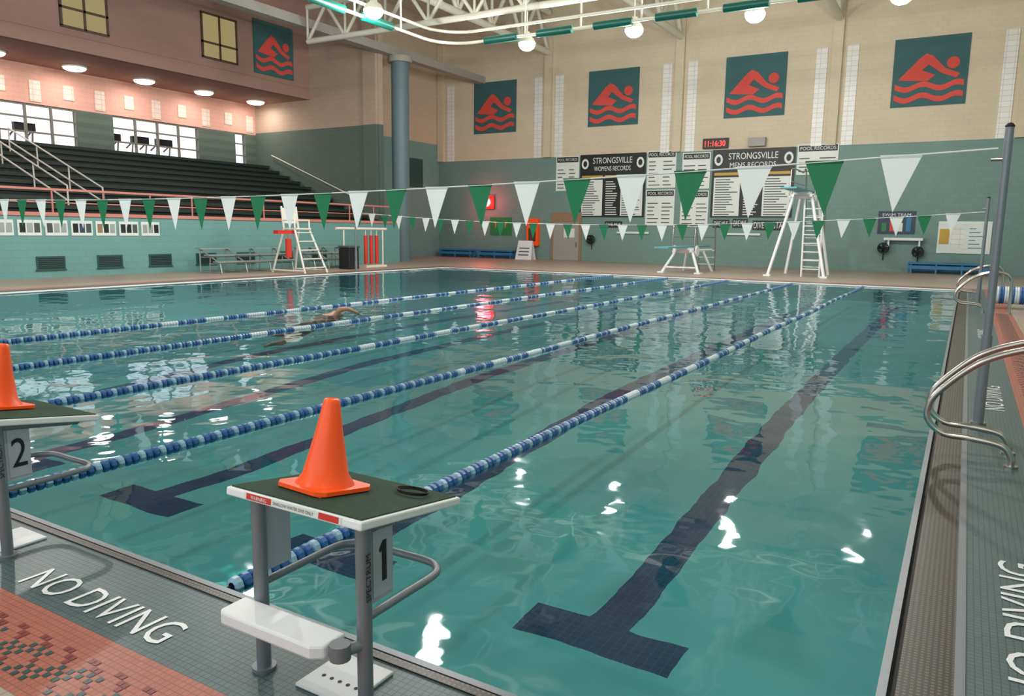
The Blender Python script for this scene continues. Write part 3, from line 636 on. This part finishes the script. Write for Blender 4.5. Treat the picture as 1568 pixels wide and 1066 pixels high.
q.build('lifeguard_chair')
q=MB(); xr,yr=-13.3*S,15.0*S
for i in range(3):
    x=xr+.0; y=yr+i*.32; q.tube([(x,y,.15),(x,y,1.25)],.07,'red'); q.tube([(x,y,1.25),(x,y,1.5)],.015,'rail',6)
q.tube([(xr,yr-1.6,1.5),(xr,yr+1.2,1.5)],.05,'rail')
for y in (yr-1.2,yr+1.0): q.tube([(xr,y,DZ),(xr,y,1.5)],.03,'rail')
q.box((xr-.2,yr-.2,DZ),(xr+.2,yr+1.0,DZ+.08),'rail'); q.build('rescue_tube_rack')
q=MB(); q.box((-13.2*S,13.9*S,DZ),(-12.85*S,14.25*S,.8),'board_k'); q.box((-13.22*S,13.88*S,.8),(-12.83*S,14.27*S,.88),'ink'); q.build('storage_bin',.03)
# ---------------------------------------------------------------- swimmer
def swimmer(cx,cy,dz):
    V=[];Ed=[];R=[]
    def a(p,r,par=None):
        V.append((cx+p[0],cy+p[1],p[2]+dz)); R.append(r); i=len(V)-1
        if par is not None: Ed.append((par,i))
        return i
    pel=a((0,0,-.12),(.15,.11)); wa=a((0,.18,-.09),(.13,.10),pel); ch=a((0,.38,-.05),(.17,.115),wa); sh=a((0,.50,-.02),(.15,.10),ch)
    nk=a((0,.60,0),(.06,.06),sh); hb=a((.01,.68,.03),(.082,.09),nk); hd=a((.02,.78,.05),(.088,.095),hb); a((.02,.86,.04),(.06,.065),hd)
    for sx,kick in ((-1,.05),(1,-.08)):
        hp=a((sx*.1,-.06,-.14),(.095,.09),pel); kn=a((sx*.13,-.48,-.22+kick*.3),(.06,.06),hp); cf=a((sx*.13,-.66,-.22+kick),(.058,.055),kn); an=a((sx*.12,-.88,-.22+kick),(.036,.036),cf); a((sx*.12,-1.05,-.24+kick),(.035,.022),an)
    for sx,ps in ((1,[(.20,.50,.02,.062),(.33,.46,.17,.047),(.38,.62,.16,.04),(.38,.78,.10,.028)]),(-1,[(-.19,.54,-.04,.062),(-.25,.82,-.10,.047),(-.24,.98,-.14,.038),(-.22,1.10,-.18,.028)])):
        pr=sh
        for x,y,z,r in ps: pr=a((x,y,z),(r,r),pr)
        x,y,z,_=ps[-1]; pm=a((x,y+.07,z-.03),(.036,.018),pr)
        for f_,l in zip((-.03,-.01,.01,.03),(.06,.075,.07,.055)):
            k1=a((x+f_,y+.11,z-.05),(.009,.009),pm); a((x+f_*1.2,y+.11+l*.8,z-.05-l*.5),(.008,.008),k1)
        k1=a((x-sx*.04,y+.05,z-.03),(.011,.011),pr); a((x-sx*.06,y+.09,z-.05),(.009,.009),k1)
    me=bpy.data.meshes.new('s'); me.from_pydata(V,Ed,[]); ob=bpy.data.objects.new('swimmer_tmp',me); sc.collection.objects.link(ob)
    ob.modifiers.new('skin','SKIN'); sk=me.skin_vertices[0].data
    for i,r in enumerate(R): sk[i].radius=r
    sk[0].use_root=True
    sb=ob.modifiers.new('sub','SUBSURF'); sb.levels=2; sb.render_levels=2
    bpy.context.view_layer.update(); ev=ob.evaluated_get(bpy.context.evaluated_depsgraph_get()); m2=bpy.data.meshes.new_from_object(ev); bpy.data.objects.remove(ob)
    m2.materials.clear()
    M['skin']=mat('skin',(190,138,116),.45); M['hair']=mat('short_brown_hair',(70,48,36),.7); M['trunks']=mat('swim_trunks_navy',(22,28,50),.6)
    for k in ('skin','hair','trunks'): m2.materials.append(M[k])
    for p_ in m2.polygons:
        c_=p_.center; y=c_.y-cy; x=c_.x-cx; p_.use_smooth=True; p_.material_index=0
        if -.32<y<.1 and abs(x)<.26: p_.material_index=2
        if y>.66 and abs(x-.02)<.11 and (c_.z>.075+dz or y>.84): p_.material_index=1
    e=bpy.data.objects.new('swimmer',None); sc.collection.objects.link(e)
    b=bpy.data.objects.new('body',m2); sc.collection.objects.link(b); b.parent=e
    q=MB(); hc=Vector((cx+.02,cy+.76,.04+dz))
    for sx in (-1,1):
        q.lathe(hc+Vector((sx*.092,.0,-.01)),[(0,-.03),(.012,-.02),(.014,0),(.01,.025),(0,.03)],'skin',10)
        q.lathe(hc+Vector((sx*.035,.045,-.085)),[(0,-.012),(.014,-.006),(.016,.006),(0,.012)],'black',10)
    q.cyl(hc+Vector((0,.01,-.11)),hc+Vector((0,.04,-.085)),.016,'skin',r1=.01,n=8); q.tube([hc+Vector((-.025,-.02,-.095)),hc+Vector((0,-.025,-.1)),hc+Vector((.025,-.02,-.095))],.006,'logo_r',6)
    q.build('face').parent=e
swimmer(-9.6,9.3,-.05)
# ---------------------------------------------------------------- world + camera
wd=bpy.data.worlds.new('sky'); sc.world=wd; wd.use_nodes=True; bg=wd.node_tree.nodes['Background']
bg.inputs[0].default_value=(.88,.94,1,1); bg.inputs[1].default_value=1.6
sc.view_settings.view_transform='Standard'; sc.view_settings.look='None'
cd=bpy.data.cameras.new('camera'); cam=bpy.data.objects.new('camera',cd); sc.collection.objects.link(cam); sc.camera=cam
cd.sensor_width=36; cd.lens=36*1163/1568; cd.clip_end=200; cd.clip_start=.05
fw=Vector((-.5037,.8501,-.1525)).normalized(); rt=Vector((.8593,.5117,.0132)); rt=(rt-fw*rt.dot(fw)).normalized(); up=rt.cross(fw)
cam.matrix_world=Matrix(((rt.x,up.x,-fw.x,0),(rt.y,up.y,-fw.y,0),(rt.z,up.z,-fw.z,1.5),(0,0,0,1)))
